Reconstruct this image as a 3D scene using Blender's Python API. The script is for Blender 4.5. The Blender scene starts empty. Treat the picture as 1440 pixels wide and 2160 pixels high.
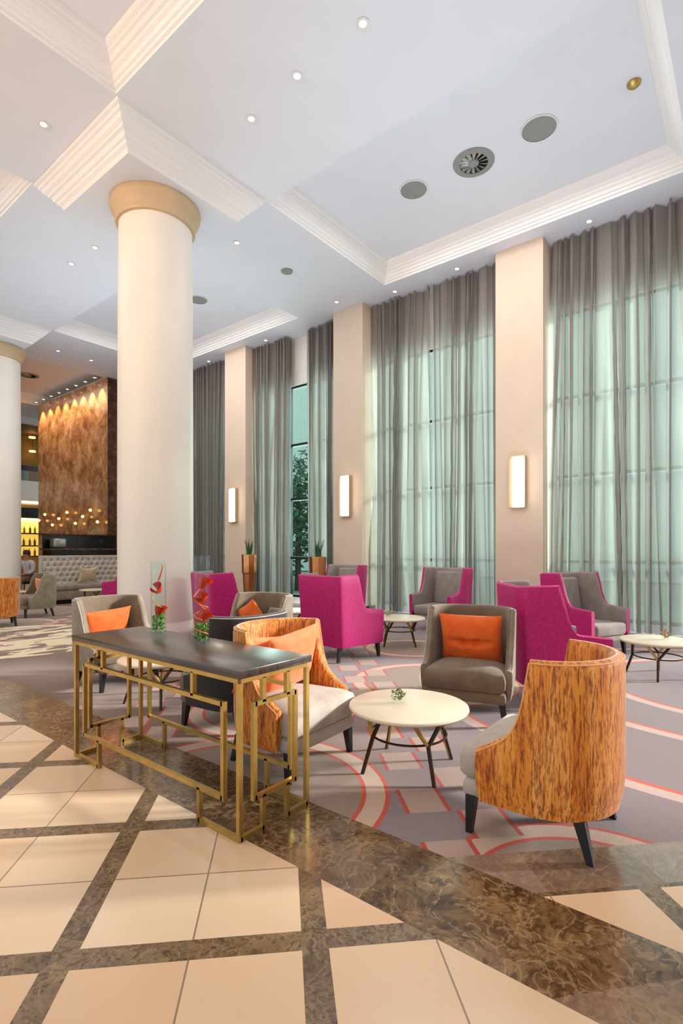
import bpy, bmesh, math, random
from mathutils import Vector, Matrix, noise
PI = math.pi
rnd = random.Random(7)
S = bpy.context.scene
C = S.collection

# ------------------------------------------------------------------ camera, world, lights, exposure
YAW = math.atan2(1379, 1100)                      # the window wall runs along +Y, +X points at the windows
FW = (math.sin(YAW), math.cos(YAW))
cam_d = bpy.data.cameras.new('camera')
cam = bpy.data.objects.new('camera', cam_d); C.objects.link(cam)
cam.location = (0, 0, 1.3)
cam.rotation_euler = (PI/2, 0, -YAW)
cam_d.sensor_fit = 'HORIZONTAL'; cam_d.sensor_width = 36; cam_d.lens = 1100/1440*36
cam_d.shift_y = 80/1440
cam_d.clip_end = 200
S.camera = cam

S.view_settings.view_transform = 'Standard'
S.view_settings.look = 'None'
S.view_settings.gamma = 1
S.view_settings.exposure = 0.0
S.view_settings.use_curve_mapping = False
S.cycles.use_denoising = True
S.cycles.max_bounces = 10
S.cycles.transparent_max_bounces = 16
S.cycles.sample_clamp_indirect = 6
S.cycles.caustics_reflective = False
S.cycles.caustics_refractive = False

W = bpy.data.worlds.new('world'); S.world = W; W.use_nodes = True
W.node_tree.nodes['Background'].inputs[0].default_value = (0.90, 0.97, 1.0, 1)
W.node_tree.nodes['Background'].inputs[1].default_value = 1.3

def area(name, loc, target, size, power, color, spread=180):
    d = bpy.data.lights.new(name, 'AREA'); d.shape = 'RECTANGLE'
    d.size, d.size_y = size; d.energy = power; d.color = color; d.spread = math.radians(spread)
    o = bpy.data.objects.new(name, d); C.objects.link(o); o.location = loc
    o.rotation_euler = (Vector(target)-Vector(loc)).to_track_quat('-Z', 'Y').to_euler()
    return o
WARM = (1.0, 0.80, 0.58); SOFT = (1.0, 0.95, 0.91); DAY = (0.95, 0.97, 1.0)
area('coffer_fill', (7.0, 3.2, 6.75), (7.0, 3.2, 0), (2.4, 4.0), 95, SOFT)  # unseen fill panels added under the coffers, no fixtures there
area('coffer_fill', (7.0, 10.6, 6.75), (7.0, 10.6, 0), (2.4, 4.0), 95, SOFT)
area('coffer_fill', (0.6, 3.2, 6.75), (0.6, 3.2, 0), (4.0, 4.0), 95, (1.0, .84, .70))
area('coffer_fill', (0.6, 10.6, 6.75), (0.6, 10.6, 0), (4.0, 4.0), 110, SOFT)
area('coffer_fill', (6.4, 18.0, 6.75), (6.4, 18.0, 0), (1.6, 4.0), 50, WARM)
area('ceiling_fill', (5.3, 2.4, 1.2), (5.8, 2.4, 7), (3.4, 6.0), 84, (.72, .85, 1.0), 118)  # unseen upward fills without fixtures, added to brighten the ceiling
area('ceiling_fill', (5.4, 10.2, 1.2), (5.4, 10.2, 7), (2.6, 4.5), 80, (.72, .86, 1.0), 118)
area('camera_side_fill', (-3.0, -4.5, 3.0), (3.5, 4.0, 2.5), (6.0, 4.0), 58, (1.0, 0.96, 0.92))  # unseen fill added behind the camera
area('lobby_light', (-3.2, 6.0, 5.2), (4.0, 6.0, 6.1), (2.5, .8), 46, (1.0, 0.58, 0.30), 80)
for yy in (1.2, 5.0, 9.0): area('daylight', (10.6, yy, 3.2), (0, yy, 2.6), (3.6, 5.0), 400, DAY)
sun_d = bpy.data.lights.new('sun', 'SUN'); sun_d.energy = 6.0; sun_d.angle = math.radians(6); sun_d.color = (1.0, .98, .94)
sun = bpy.data.objects.new('sun', sun_d); C.objects.link(sun)
sun.rotation_euler = Vector((-.66, .68, -.32)).to_track_quat('-Z', 'Y').to_euler()

# ------------------------------------------------------------------ shader helpers
def lin(c):
    return tuple(((v/12.92) if v <= .04045 else ((v+.055)/1.055)**2.4) for v in [k/255 for k in c]) + (1,)

class N:
    """tiny math-expression wrapper round shader sockets"""
    nt = None
    def __init__(s, sock): s.s = sock
    @staticmethod
    def m(op, *a):
        n = N.nt.nodes.new('ShaderNodeMath'); n.operation = op
        for i, v in enumerate(a):
            if isinstance(v, N): N.nt.links.new(v.s, n.inputs[i])
            else: n.inputs[i].default_value = v
        return N(n.outputs[0])
    def __add__(s, o): return N.m('ADD', s, o)
    __radd__ = __add__
    def __sub__(s, o): return N.m('SUBTRACT', s, o)
    def __rsub__(s, o): return N.m('SUBTRACT', o, s)
    def __mul__(s, o): return N.m('MULTIPLY', s, o)
    __rmul__ = __mul__
    def __truediv__(s, o): return N.m('DIVIDE', s, o)
    def abs(s): return N.m('ABSOLUTE', s)
    def frac(s): return N.m('FRACT', s)
    def floor(s): return N.m('FLOOR', s)
    def lt(s, o): return N.m('LESS_THAN', s, o)
    def gt(s, o): return N.m('GREATER_THAN', s, o)
    def max(s, o): return N.m('MAXIMUM', s, o)
    def min(s, o): return N.m('MINIMUM', s, o)
    def sin(s): return N.m('SINE', s)

class Mat:
    def __init__(self, name, color=(200,200,200), rough=.5, metal=0.0):
        self.m = bpy.data.materials.new(name); self.m.use_nodes = True
        self.nt = self.m.node_tree; N.nt = self.nt
        self.b = self.nt.nodes['Principled BSDF']
        self.out = self.nt.nodes['Material Output']
        self.b.inputs['Base Color'].default_value = lin(color)
        self.b.inputs['Roughness'].default_value = rough
        self.b.inputs['Metallic'].default_value = metal
        self.tc = self.nt.nodes.new('ShaderNodeTexCoord')
        self.co = self.tc.outputs['Object']
    def L(self, a, b): self.nt.links.new(a, b)
    def map(self, scale, co=None, rot=(0,0,0)):
        n = self.nt.nodes.new('ShaderNodeMapping'); n.inputs['Scale'].default_value = scale; n.inputs['Rotation'].default_value = rot
        self.L(co or self.co, n.inputs[0]); return n.outputs[0]
    def noise(self, scale, detail=3, rough=.5, co=None, dist=0):
        n = self.nt.nodes.new('ShaderNodeTexNoise'); n.inputs['Scale'].default_value = scale
        n.inputs['Detail'].default_value = detail; n.inputs['Roughness'].default_value = rough; n.inputs['Distortion'].default_value = dist
        self.L(co or self.co, n.inputs['Vector']); return N(n.outputs[0])
    def vor(self, scale, feature='F1', co=None, rand=1):
        n = self.nt.nodes.new('ShaderNodeTexVoronoi'); n.feature = feature; n.inputs['Scale'].default_value = scale
        n.inputs['Randomness'].default_value = rand
        self.L(co or self.co, n.inputs['Vector']); return N(n.outputs['Distance'])
    def ramp(self, fac, stops, interp='LINEAR'):
        n = self.nt.nodes.new('ShaderNodeValToRGB'); n.color_ramp.interpolation = interp
        e = n.color_ramp.elements
        while len(e) < len(stops): e.new(.5)
        for k, (p, c) in enumerate(stops): e[k].position = p; e[k].color = lin(c)
        self.L(fac.s, n.inputs[0]); return n.outputs[0]
    def rgb(self, c):
        n = self.nt.nodes.new('ShaderNodeRGB'); n.outputs[0].default_value = lin(c); return n.outputs[0]
    def mix(self, fac, a, b, mode='MIX'):
        n = self.nt.nodes.new('ShaderNodeMix'); n.data_type = 'RGBA'; n.blend_type = mode
        if isinstance(fac, N): self.L(fac.s, n.inputs[0])
        else: n.inputs[0].default_value = fac
        for k, v in ((6, a), (7, b)):
            if isinstance(v, tuple): n.inputs[k].default_value = lin(v)
            else: self.L(v, n.inputs[k])
        return n.outputs[2]
    def color(self, sock): self.L(sock, self.b.inputs['Base Color'])
    def bump(self, h, strength=.3, dist=.01):
        n = self.nt.nodes.new('ShaderNodeBump'); n.inputs['Strength'].default_value = strength; n.inputs['Distance'].default_value = dist
        self.L(h.s, n.inputs['Height']); self.L(n.outputs[0], self.b.inputs['Normal'])
    def xyz(self, co=None):
        n = self.nt.nodes.new('ShaderNodeSeparateXYZ'); self.L(co or self.co, n.inputs[0])
        return N(n.outputs[0]), N(n.outputs[1]), N(n.outputs[2])

def plain(name, c, rough=.5, metal=0, var=.06, sc=6, bump=0):
    M = Mat(name, c, rough, metal)
    d = tuple(max(0, int(v*(1-var))) for v in c)
    n = M.noise(sc, 3)
    M.color(M.ramp(n, [(.3, d), (.7, c)]))
    if bump: M.bump(M.noise(sc*8, 2), bump, .004)
    return M.m

def fabric(name, c, c2, rough=.85, sheen=.3, sc=9):
    M = Mat(name, c, rough)
    n = M.noise(sc, 4, .6)
    fine = M.noise(220, 2)
    M.color(M.mix(fine*.35, M.ramp(n, [(.3, c2), (.68, c)]), c2))
    M.b.inputs['Sheen Weight'].default_value = sheen
    M.bump(M.noise(260, 2), .25, .003)
    return M.m

def emis(name, c, strength):
    M = Mat(name, c, .5)
    M.b.inputs['Emission Color'].default_value = lin(c); M.b.inputs['Emission Strength'].default_value = strength
    return M.m

MT = {}
MT['ceiling'] = plain('ceiling_paint', (228,231,238), .8, var=.01, sc=2)
MT['crown'] = plain('crown_plaster', (240,238,237), .7, var=.01, sc=2)
MT['pilaster'] = plain('pilaster_paint', (226,205,184), .7, var=.02, sc=2)
MT['column'] = plain('column_plaster', (240,234,224), .45, var=.02, sc=1.5)
MT['capital'] = plain('capital_paint', (205,178,142), .5, var=.05, sc=3)
MT['white'] = plain('white_paint', (232,228,224), .6, var=.02)
MT['black'] = plain('black_lacquer', (16,15,16), .25, var=.2)
MT['blackleg'] = plain('black_wood', (22,18,20), .35, var=.2)
MT['frame'] = plain('window_metal', (38,46,46), .4, .3, var=.1)
MT['gold'] = plain('brushed_gold', (202,168,94), .36, .8, var=.1, sc=14)
MT['bronze'] = plain('polished_bronze', (206,142,92), .22, .9, var=.1, sc=8)
MT['tabletop'] = plain('cream_lacquer', (226,212,186), .35, var=.03, sc=4)
MT['darkmetal'] = plain('dark_bronze', (62,44,36), .35, .5, var=.15)
MT['brown'] = plain('brown_paint', (120,92,66), .7, var=.1)
MT['grey'] = plain('grey_grille', (150,152,148), .7, var=.1, sc=60)
MT['chrome'] = plain('brushed_steel', (170,170,168), .3, .8, var=.1)
MT['dark'] = plain('dark_void', (20,20,22), .8, var=.1)
MT['mustard'] = plain('mustard_wall', (150,112,44), .7, var=.15)
MT['taupe'] = fabric('taupe_velvet', (150,138,122), (120,106,88))
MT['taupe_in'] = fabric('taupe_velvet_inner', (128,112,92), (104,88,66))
MT['greyseat'] = fabric('grey_seat_cloth', (196,186,174), (168,156,144))
MT['greyback'] = fabric('grey_wing_cloth', (158,148,142), (134,122,116))
MT['pillow'] = fabric('orange_cotton', (242,112,30), (222,88,14), .75, .15)
MT['peach'] = fabric('peach_cotton', (246,146,92), (236,122,66), .75, .2)
MT['beigepillow'] = fabric('beige_satin', (206,186,150), (176,152,116), .45)
MT['skin'] = plain('skin', (206,150,120), .6)
MT['shirt'] = fabric('white_shirt', (232,228,232), (205,200,208))
MT['trouser'] = fabric('tan_trousers', (150,112,82), (120,86,60))
MT['hair'] = plain('brown_hair', (70,48,36), .7)
MT['lamp'] = emis('lamp_glass', (255,240,212), 9.0)
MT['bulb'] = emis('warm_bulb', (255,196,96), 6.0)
MT['spot'] = emis('downlight_glow', (255,248,236), 7.0)
MT['shelfglow'] = emis('backlit_shelf', (240,196,80), .9)

MT['rimpeach'] = fabric('peach_piping', (240,176,112), (224,150,84)); MT['rimpink'] = fabric('pink_piping', (214,60,140), (190,30,112))
MT['darkcloth'] = fabric('black_brown_velvet', (44,36,36), (30,24,26))
# orange bark-like velvet with dark vertical streaks
M = Mat('orange_bark_velvet', (224,128,36), .6)
st = M.noise(1, 5, .65, M.map((85, 85, 9)))
st2 = M.noise(1, 3, .6, M.map((210, 210, 30)))
base = M.ramp(M.noise(1, 3, .5, M.map((14, 14, 1.5))), [(.3, (208,118,30)), (.5, (228,144,48)), (.72, (238,172,96))])
mask = (st*.65 + st2*.35)
cc = M.ramp(mask, [(.38, (110,78,60)), (.46, (190,156,126)), (.53, (255,255,255))])
M.color(M.mix(.92, base, cc, 'MULTIPLY'))
M.b.inputs['Sheen Weight'].default_value = 1.0; M.b.inputs['Sheen Roughness'].default_value = .35; M.b.inputs['Sheen Tint'].default_value = lin((255,222,206))
M.bump(mask, .3, .004)
MT['bark'] = M.m
# magenta velvet
M = Mat('magenta_velvet', (190,26,110), .6)
n = M.noise(40, 4, .7)
M.color(M.ramp(n, [(.3, (164,0,84)), (.55, (188,8,110)), (.75, (206,30,136))]))
M.b.inputs['Sheen Weight'].default_value = .2; M.b.inputs['Sheen Tint'].default_value = lin((255,90,180))
M.bump(M.noise(140, 3), .3, .004)
MT['magenta'] = M.m
# dark wood top
M = Mat('dark_wenge', (62,50,46), .3)
M.color(M.ramp(M.noise(1, 4, .6, M.map((60, 3, 3))), [(.3, (44,34,31)), (.7, (78,64,57))]))
M.b.inputs['Coat Weight'].default_value = .3; M.b.inputs['Coat Roughness'].default_value = .2
MT['wenge'] = M.m
# glass
def glass(name, c, rough=0.0):
    m = bpy.data.materials.new(name); m.use_nodes = True; nt = m.node_tree
    nt.nodes.remove(nt.nodes['Principled BSDF'])
    t = nt.nodes.new('ShaderNodeBsdfTransparent'); t.inputs[0].default_value = lin(c)
    g = nt.nodes.new('ShaderNodeBsdfGlossy'); g.inputs['Roughness'].default_value = rough
    fr = nt.nodes.new('ShaderNodeFresnel'); fr.inputs[0].default_value = 1.45
    mx = nt.nodes.new('ShaderNodeMixShader'); ge = nt.nodes.new('ShaderNodeNewGeometry'); N.nt = nt
    fac = N(fr.outputs[0])*(1-N(ge.outputs['Backfacing'])); nt.links.new(fac.s, mx.inputs[0]); nt.links.new(t.outputs[0], mx.inputs[1]); nt.links.new(g.outputs[0], mx.inputs[2])
    nt.links.new(mx.outputs[0], nt.nodes['Material Output'].inputs[0]); return m
MT['glass'] = glass('clear_glass', (248,253,251))
MT['winglass'] = glass('tinted_window_glass', (228,245,239))
# sheer curtain
def sheer(name, c, alpha):
    M = Mat(name, c, .9); nt = M.nt
    nt.nodes.remove(M.b)
    col = M.ramp(M.noise(1, 3, .5, M.map((3, 9, .4))), [(.3, tuple(int(v*.9) for v in c)), (.7, c)])
    d = nt.nodes.new('ShaderNodeBsdfDiffuse'); t = nt.nodes.new('ShaderNodeBsdfTranslucent'); tr = nt.nodes.new('ShaderNodeBsdfTransparent')
    nt.links.new(col, d.inputs[0]); nt.links.new(col, t.inputs[0])
    a = nt.nodes.new('ShaderNodeMixShader'); a.inputs[0].default_value = .5
    b = nt.nodes.new('ShaderNodeMixShader'); b.inputs[0].default_value = alpha
    nt.links.new(d.outputs[0], a.inputs[1]); nt.links.new(t.outputs[0], a.inputs[2])
    nt.links.new(a.outputs[0], b.inputs[1]); nt.links.new(tr.outputs[0], b.inputs[2])
    nt.links.new(b.outputs[0], M.out.inputs[0]); return M.m
MT['curtain'] = sheer('taupe_sheer', (178,170,166), .24)
# stone
def veined(M, scale, dark, mid, light, vein, amt=.06, off=None):
    co = M.co
    w = M.nt.nodes.new('ShaderNodeVectorMath'); w.operation = 'ADD'
    dn = M.nt.nodes.new('ShaderNodeTexNoise'); dn.inputs['Scale'].default_value = scale*.8; dn.inputs['Detail'].default_value = 4
    M.L(co, dn.inputs['Vector'])
    sc = M.nt.nodes.new('ShaderNodeVectorMath'); sc.operation = 'SCALE'; sc.inputs['Scale'].default_value = .5/scale*2
    M.L(dn.outputs[1], sc.inputs[0]); M.L(co, w.inputs[0]); M.L(sc.outputs[0], w.inputs[1])
    wc = w.outputs[0]
    n = M.noise(scale*1.3, 5, .6, wc)
    base = M.ramp(n, [(.3, dark), (.5, mid), (.72, light)])
    v = M.vor(scale*1.7, 'DISTANCE_TO_EDGE', wc)
    v3 = M.vor(scale*5.5, 'DISTANCE_TO_EDGE', wc)
    v2 = M.noise(scale*.9, 3, .6)
    fine = M.noise(scale*9, 4, .7, wc)
    blob = M.vor(scale*3.4, 'F1', wc)
    c = M.mix(blob.lt(.26)*M.noise(scale*2, 2).gt(.47)*.6, base, dark)
    c = M.mix(v3.lt(.07)*v2.gt(.5)*fine.gt(.46)*.28, c, vein)
    c = M.mix(((fine-.5)*6).max(0).min(1)*.55, c, light)
    c = M.mix(((.47-fine)*9).max(0).min(1)*.8, c, dark)
    return M.mix(v.lt(amt*.3)*fine.gt(.44)*.3, c, vein)
M = Mat('emperador_marble', (110,84,60), .22)
at = M.nt.nodes.new('ShaderNodeAttribute'); at.attribute_name = 'tone'; at.attribute_type = 'GEOMETRY'
c = veined(M, 3.6, (58,40,26), (108,80,50), (152,122,84), (196,168,130), .05)
M.color(M.mix(N(at.outputs['Fac']), c, M.mix(.6, c, (178,150,132))))
M.b.inputs['Coat Weight'].default_value = .3; M.b.inputs['Coat Roughness'].default_value = .1
MT['marble'] = M.m
M = Mat('bar_marble', (120,84,58), .16)
n = M.noise(2.2, 6, .65, None, .6)
M.color(M.ramp(n*.7+M.noise(9, 5, .7)*.3, [(.36, (110,70,44)), (.5, (166,122,88)), (.64, (204,170,136))]))
MT['barmarble'] = M.m
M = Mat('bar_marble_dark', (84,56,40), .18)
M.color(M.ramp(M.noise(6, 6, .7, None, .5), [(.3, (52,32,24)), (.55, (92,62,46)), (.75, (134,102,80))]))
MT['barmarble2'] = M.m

# cream tile field with inlaid emperador strips on a 45 degree grid
def tilefield(name, u0, v0, P):
    M = Mat(name, (236,206,168), .3)
    x, y, z = M.xyz()
    u = (x+y-u0)/P; v = (x-y-v0)/P
    fu = (u+.5).frac()-.5; fv = (v+.5).frac()-.5
    hw = .062/P
    strip = fu.abs().lt(hw).max(fv.abs().lt(hw))
    jw = .0045/P
    joint = ((u.frac()-.5).abs().lt(jw)).max((v.frac()-.5).abs().lt(jw))
    # tone per tile
    cell = (u*2).floor()*12.989 + (v*2).floor()*78.233
    rn = (cell.sin()*437.585).frac()
    soft = M.noise(2.5, 4, .6)
    tone = M.ramp((rn*.55+soft*.45), [(.2, (226,188,150)), (.5, (232,198,162)), (.8, (236,210,178))])
    tile = M.mix(joint*.8, tone, (120,96,76))
    mar = veined(M, 6, (70,52,36), (116,92,66), (146,120,90), (186,160,126), .04)
    M.color(M.mix(strip, tile, mar))
    M.b.inputs['Coat Weight'].default_value = .15; M.b.inputs['Coat Roughness'].default_value = .15
    return M.m
MT['tile'] = tilefield('cream_tile_with_inlay', 2.46, .15, 1.14)
MT['tile2'] = tilefield('cream_tile_with_inlay_corner', 1.55, 1.98, 1.14)

# patterned carpet
M = Mat('patterned_carpet', (150,132,128), .95)
x, y, z = M.xyz()
wob = M.noise(.55, 1)
mauve, brown = (136,122,127), (114,80,58)
base = M.mix(M.noise(60, 3)*.35, M.ramp(wob*.5+((x-y)*.12+.05).max(0).min(.5), [(.26, brown), (.33, (140,112,98)), (.42, mauve)]), (120,100,92))  # browner leftwards: shade and warm light painted into the base colour
def ring(cx, cy, r):
    dx = x-cx; dy = y-cy
    return N.m('SQRT', dx*dx+dy*dy)-r
col = base
rings = [(1.85,2.2,.75), (2.05,.42,.55), (3.0,3.1,.62), (4.6,2.5,.75), (6.0,3.6,.55), (3.6,5.6,.9), (5.2,9.0,.9), (3.4,10.2,.8), (4.6,12.0,.9)]
# filled interior discs a shade warmer
for cx, cy, r in rings:
    d = ring(cx, cy, r)
    col = M.mix(d.lt(0.0), col, M.mix(M.noise(50, 2)*.4, (150,128,112), (128,104,88)))
    col = M.mix(d.abs().lt(.05), col, (196,168,148))
    col = M.mix((d.abs()-.062).abs().lt(.012), col, (196,70,44))
for r, w_ in ((1.2,.03), (1.87,.03), (2.9,.035)):
    d = ring(6.2, .1, r)
    col = M.mix((d-.06).abs().lt(.06), col, (200,172,160))
    col = M.mix(d.abs().lt(w_*.6), col, (206,84,52))
# stepped zigzag bands at 45 degrees
for v0, ph in ((1.2, .05), (-1.4, .2), (-5.6, .1)):
    u = x+y; v = x-y
    sq = (((u/.72+ph).frac()).gt(.5)-.5)*.36
    d = (v-v0-sq).abs()
    col = M.mix(d.lt(.15), col, (176,150,136))
    col = M.mix((d-.15).abs().lt(.016), col, (184,60,44))
# pale broken chevrons far left
dd = ring(3.0, 8.4, 1.5)
ch = M.noise(1, 2, .5, M.map((1.6, 5, 1), rot=(0, 0, .785)), .8)
col = M.mix(dd.lt(0)*ch.gt(.5), col, (236,214,178))
M.color(col); M.b.inputs['Sheen Weight'].default_value = .2
M.bump(M.noise(180, 2), .4, .006)
MT['carpet'] = M.m

# ------------------------------------------------------------------ mesh helpers
class MB:
    def __init__(s): s.v = []; s.f = []; s.mi = []; s.smooth = []
    def add(s, vs, fs, mi=0, smooth=False, mat=None):
        o = len(s.v)
        for p in vs: s.v.append(tuple(mat @ Vector(p)) if mat else tuple(p))
        for f in fs: s.f.append([i+o for i in f]); s.mi.append(mi); s.smooth.append(smooth)
        return s
    def quad(s, a, b, c, d, mi=0): return s.add([a,b,c,d], [[0,1,2,3]], mi)
    def box(s, x0, x1, y0, y1, z0, z1, mi=0, mat=None):
        v = [(x0,y0,z0),(x1,y0,z0),(x1,y1,z0),(x0,y1,z0),(x0,y0,z1),(x1,y0,z1),(x1,y1,z1),(x0,y1,z1)]
        return s.add(v, [[3,2,1,0],[4,5,6,7],[0,1,5,4],[1,2,6,5],[2,3,7,6],[3,0,4,7]], mi, False, mat)
    def rbox(s, x0, x1, y0, y1, z0, z1, r=.02, seg=3, mi=0, mat=None, fn=None):
        bm = bmesh.new(); bmesh.ops.create_cube(bm, size=1)
        for v in bm.verts: v.co = Vector(((x0+x1)/2+v.co.x*(x1-x0), (y0+y1)/2+v.co.y*(y1-y0), (z0+z1)/2+v.co.z*(z1-z0)))
        bmesh.ops.bevel(bm, geom=bm.edges[:], offset=r, segments=seg, affect='EDGES', profile=.5)
        bm.verts.index_update()
        vs = [fn(v.co) if fn else v.co.copy() for v in bm.verts]
        fs = [[v.index for v in f.verts] for f in bm.faces]; bm.free()
        return s.add(vs, fs, mi, True, mat)
    def tube(s, pts, r, n=8, closed=False, mi=0, r2=None):
        pts = [Vector(p) for p in pts]; m = len(pts); vs = []; fs = []
        prev = None
        for i, p in enumerate(pts):
            if closed: t = (pts[(i+1) % m]-pts[i-1]).normalized()
            else: t = (pts[min(i+1, m-1)]-pts[max(i-1, 0)]).normalized()
            if prev is None:
                a = Vector((0,0,1)) if abs(t.z) < .9 else Vector((1,0,0))
                e1 = t.cross(a).normalized()
            else: e1 = (prev-t*prev.dot(t)).normalized()
            prev = e1; e2 = t.cross(e1)
            rr = r if r2 is None else r+(r2-r)*i/(m-1)
            for k in range(n):
                an = 2*PI*k/n+PI/n; vs.append(p+(e1*math.cos(an)+e2*math.sin(an))*rr)
        for i in range(m if closed else m-1):
            j = (i+1) % m
            for k in range(n): fs.append([i*n+k, i*n+(k+1) % n, j*n+(k+1) % n, j*n+k])
        if not closed: fs.append(list(range(n))[::-1]); fs.append([(m-1)*n+k for k in range(n)])
        return s.add(vs, fs, mi, n > 4)
    def bar(s, a, b, w, mi=0): return s.tube([a, b], w*.7071, 4, mi=mi)
    def lathe(s, prof, n=32, mi=0, c=(0,0,0), cap=True):
        vs = []; fs = []
        for r, z in prof:
            for k in range(n): a = 2*PI*k/n; vs.append((c[0]+r*math.cos(a), c[1]+r*math.sin(a), c[2]+z))
        for i in range(len(prof)-1):
            for k in range(n): fs.append([i*n+k, i*n+(k+1) % n, (i+1)*n+(k+1) % n, (i+1)*n+k])
        if cap:
            fs.append(list(range(n))[::-1]); fs.append([(len(prof)-1)*n+k for k in range(n)])
        return s.add(vs, fs, mi, True)
    def sphere(s, c, r, n=12, mi=0, sc=(1,1,1)):
        prof = [(max(1e-4, math.sin(PI*i/(n//2)))*r, -math.cos(PI*i/(n//2))*r) for i in range(n//2+1)]
        o = len(s.v); s.lathe(prof, n, mi, (0,0,0))
        for i in range(o, len(s.v)):
            p = s.v[i]; s.v[i] = (c[0]+p[0]*sc[0], c[1]+p[1]*sc[1], c[2]+p[2]*sc[2])
        return s
    def build(s, name, mats, parent=None, bevel=0, angle=None):
        me = bpy.data.meshes.new(name); me.from_pydata(s.v, [], s.f)
        if not isinstance(mats, (list, tuple)): mats = [mats]
        for m in mats: me.materials.append(MT[m] if isinstance(m, str) else m)
        for p, mi, sm in zip(me.polygons, s.mi, s.smooth): p.material_index = mi; p.use_smooth = sm
        me.update()
        if any(s.smooth):
            try: me.set_sharp_from_angle(angle=math.radians(angle or 42))
            except Exception: pass
        o = bpy.data.objects.new(name, me); C.objects.link(o)
        if parent: o.parent = parent
        if bevel:
            b = o.modifiers.new('bevel', 'BEVEL'); b.width = bevel; b.segments = 2; b.limit_method = 'ANGLE'
        return o

def tag(o, label=None, cat=None, group=None, kind=None):
    if label: o['label'] = label
    if cat: o['category'] = cat
    if group: o['group'] = group
    if kind: o['kind'] = kind
    return o
def thing(name, label, cat, loc=(0,0,0), rz=0, group=None):
    o = bpy.data.objects.new(name, None); C.objects.link(o); o.empty_display_size = .1
    o.location = loc; o.rotation_euler = (0, 0, rz)
    return tag(o, label, cat, group)
def struct(o): o['kind'] = 'structure'; return o
def dup(root, loc, rz, label=None, group=None):
    def cp(o, parent):
        c = o.copy(); C.objects.link(c); c.parent = parent
        for ch in [k for k in C.objects if k.parent == o]: cp(ch, c)
        return c
    r = cp(root, None); r.location = loc; r.rotation_euler = (0, 0, rz)
    if label: r['label'] = label
    if group: r['group'] = group
    return r
def face(fx, fy): return math.atan2(-fx, fy)          # rotation that turns local +Y to (fx, fy)

# ------------------------------------------------------------------ floor
def clip(poly, a, b, c):
    """keep the part of a polygon with a*x+b*y <= c"""
    out = []
    for i, p in enumerate(poly):
        q = poly[(i+1) % len(poly)]
        dp = a*p[0]+b*p[1]-c; dq = a*q[0]+b*q[1]-c
        if dp <= 0: out.append(p)
        if (dp < 0 < dq) or (dq < 0 < dp):
            t = dp/(dp-dq); out.append((p[0]+(q[0]-p[0])*t, p[1]+(q[1]-p[1])*t))
    return out
fl = MB(); tones = []
def poly(p, mi, tone=0.0):
    if len(p) >= 3:
        fl.add([(a, b, 0) for a, b in p], [list(range(len(p)))], mi); tones.append(tone)
X0, X1, Y0, Y1 = -9, 9.25, -7, 26
BE, CE = 1.56, 2.0                                   # inner and outer edge of the marble border
poly([(X0,Y0),(BE,Y0),(BE,Y1),(X0,Y1)], 0)
right = [(CE,Y0),(X1,Y0),(X1,Y1),(CE,Y1)]
poly(clip(right, -1, -1, -3.03), 2)
poly(clip(right, 1, 1, 2.66), 3)
# diagonal marble band between the corner field and the carpet, cut in slabs
band = clip(clip(right, 1, 1, 3.03), -1, -1, -2.66)
v = -1.2; k = 0
cuts = [1.02, 1.42, 2.1, 2.9, 3.7, 4.5, 5.3, 6.1, 6.9, 7.7, 8.5, 9.3]
for a, b in zip([-1.5]+cuts, cuts+[17]):
    poly(clip(clip(band, 1, -1, b), -1, 1, -a), 1, rnd.choice([.9, .5, .75]))
# straight border of slabs with 45 degree cuts
ys = [-7]; 
while ys[-1] < 26: ys.append(ys[-1]+rnd.uniform(.38, .75))
strip = [(BE,Y0),(CE,Y0),(CE,Y1),(BE,Y1)]
tn = {}
for i in range(len(ys)-1):
    p = clip(clip(strip, .0 + (1 if i % 2 else .0)*.9, 1, ys[i+1]+(BE*.9 if i % 2 else 0)+.0), -(.9 if (i-1) % 2 else 0.0), -1, -(ys[i]+(BE*.9 if (i-1) % 2 else 0)))
    poly(p, 1, rnd.choice([0, 0, .1, .25, .6]))
floor = fl.build('floor', ['tile', 'marble', 'carpet', 'tile2'])
at = floor.data.attributes.new('tone', 'FLOAT', 'FACE')
for i, t in enumerate(tones): at.data[i].value = t
struct(floor)

# ------------------------------------------------------------------ ceiling with coffers and dropped blocks
ZS = 6.54
cx_r = [(-1.99, 3.07), (5.45, 8.6)]
cy_r = [(-6.65, -1.62), (.72, 5.77), (8.1, 13.15), (15.5, 20.4)]
xs = sorted({-9, 9.5, *[v for r in cx_r for v in r]}); ysb = sorted({-7, 22.6, *[v for r in cy_r for v in r]})
ce = MB()
for i in range(len(xs)-1):
    for j in range(len(ysb)-1):
        if (xs[i], xs[i+1]) in cx_r and (ysb[j], ysb[j+1]) in cy_r: continue
        ce.quad((xs[i],ysb[j],ZS), (xs[i],ysb[j+1],ZS), (xs[i+1],ysb[j+1],ZS), (xs[i+1],ysb[j],ZS))
HP = .31
for a, b in cx_r:
    for c_, d_ in cy_r:
        ce.quad((a,c_,ZS+HP+.001), (a,d_,ZS+HP+.001), (b,d_,ZS+HP+.001), (b,c_,ZS+HP+.001))
ce.box(-9.1, 9.6, -7.1, 22.7, ZS+.5, ZS+.7)
struct(ce.build('ceiling', 'ceiling'))
prof = [(0,0),(0,.035),(.03,.045),(.035,.075),(.06,.085),(.075,.12),(.11,.14),(.115,.165),(.145,.175),(.165,.215),(.19,.225),(.195,.25),(.23,.27),(.25,.31)]
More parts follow.
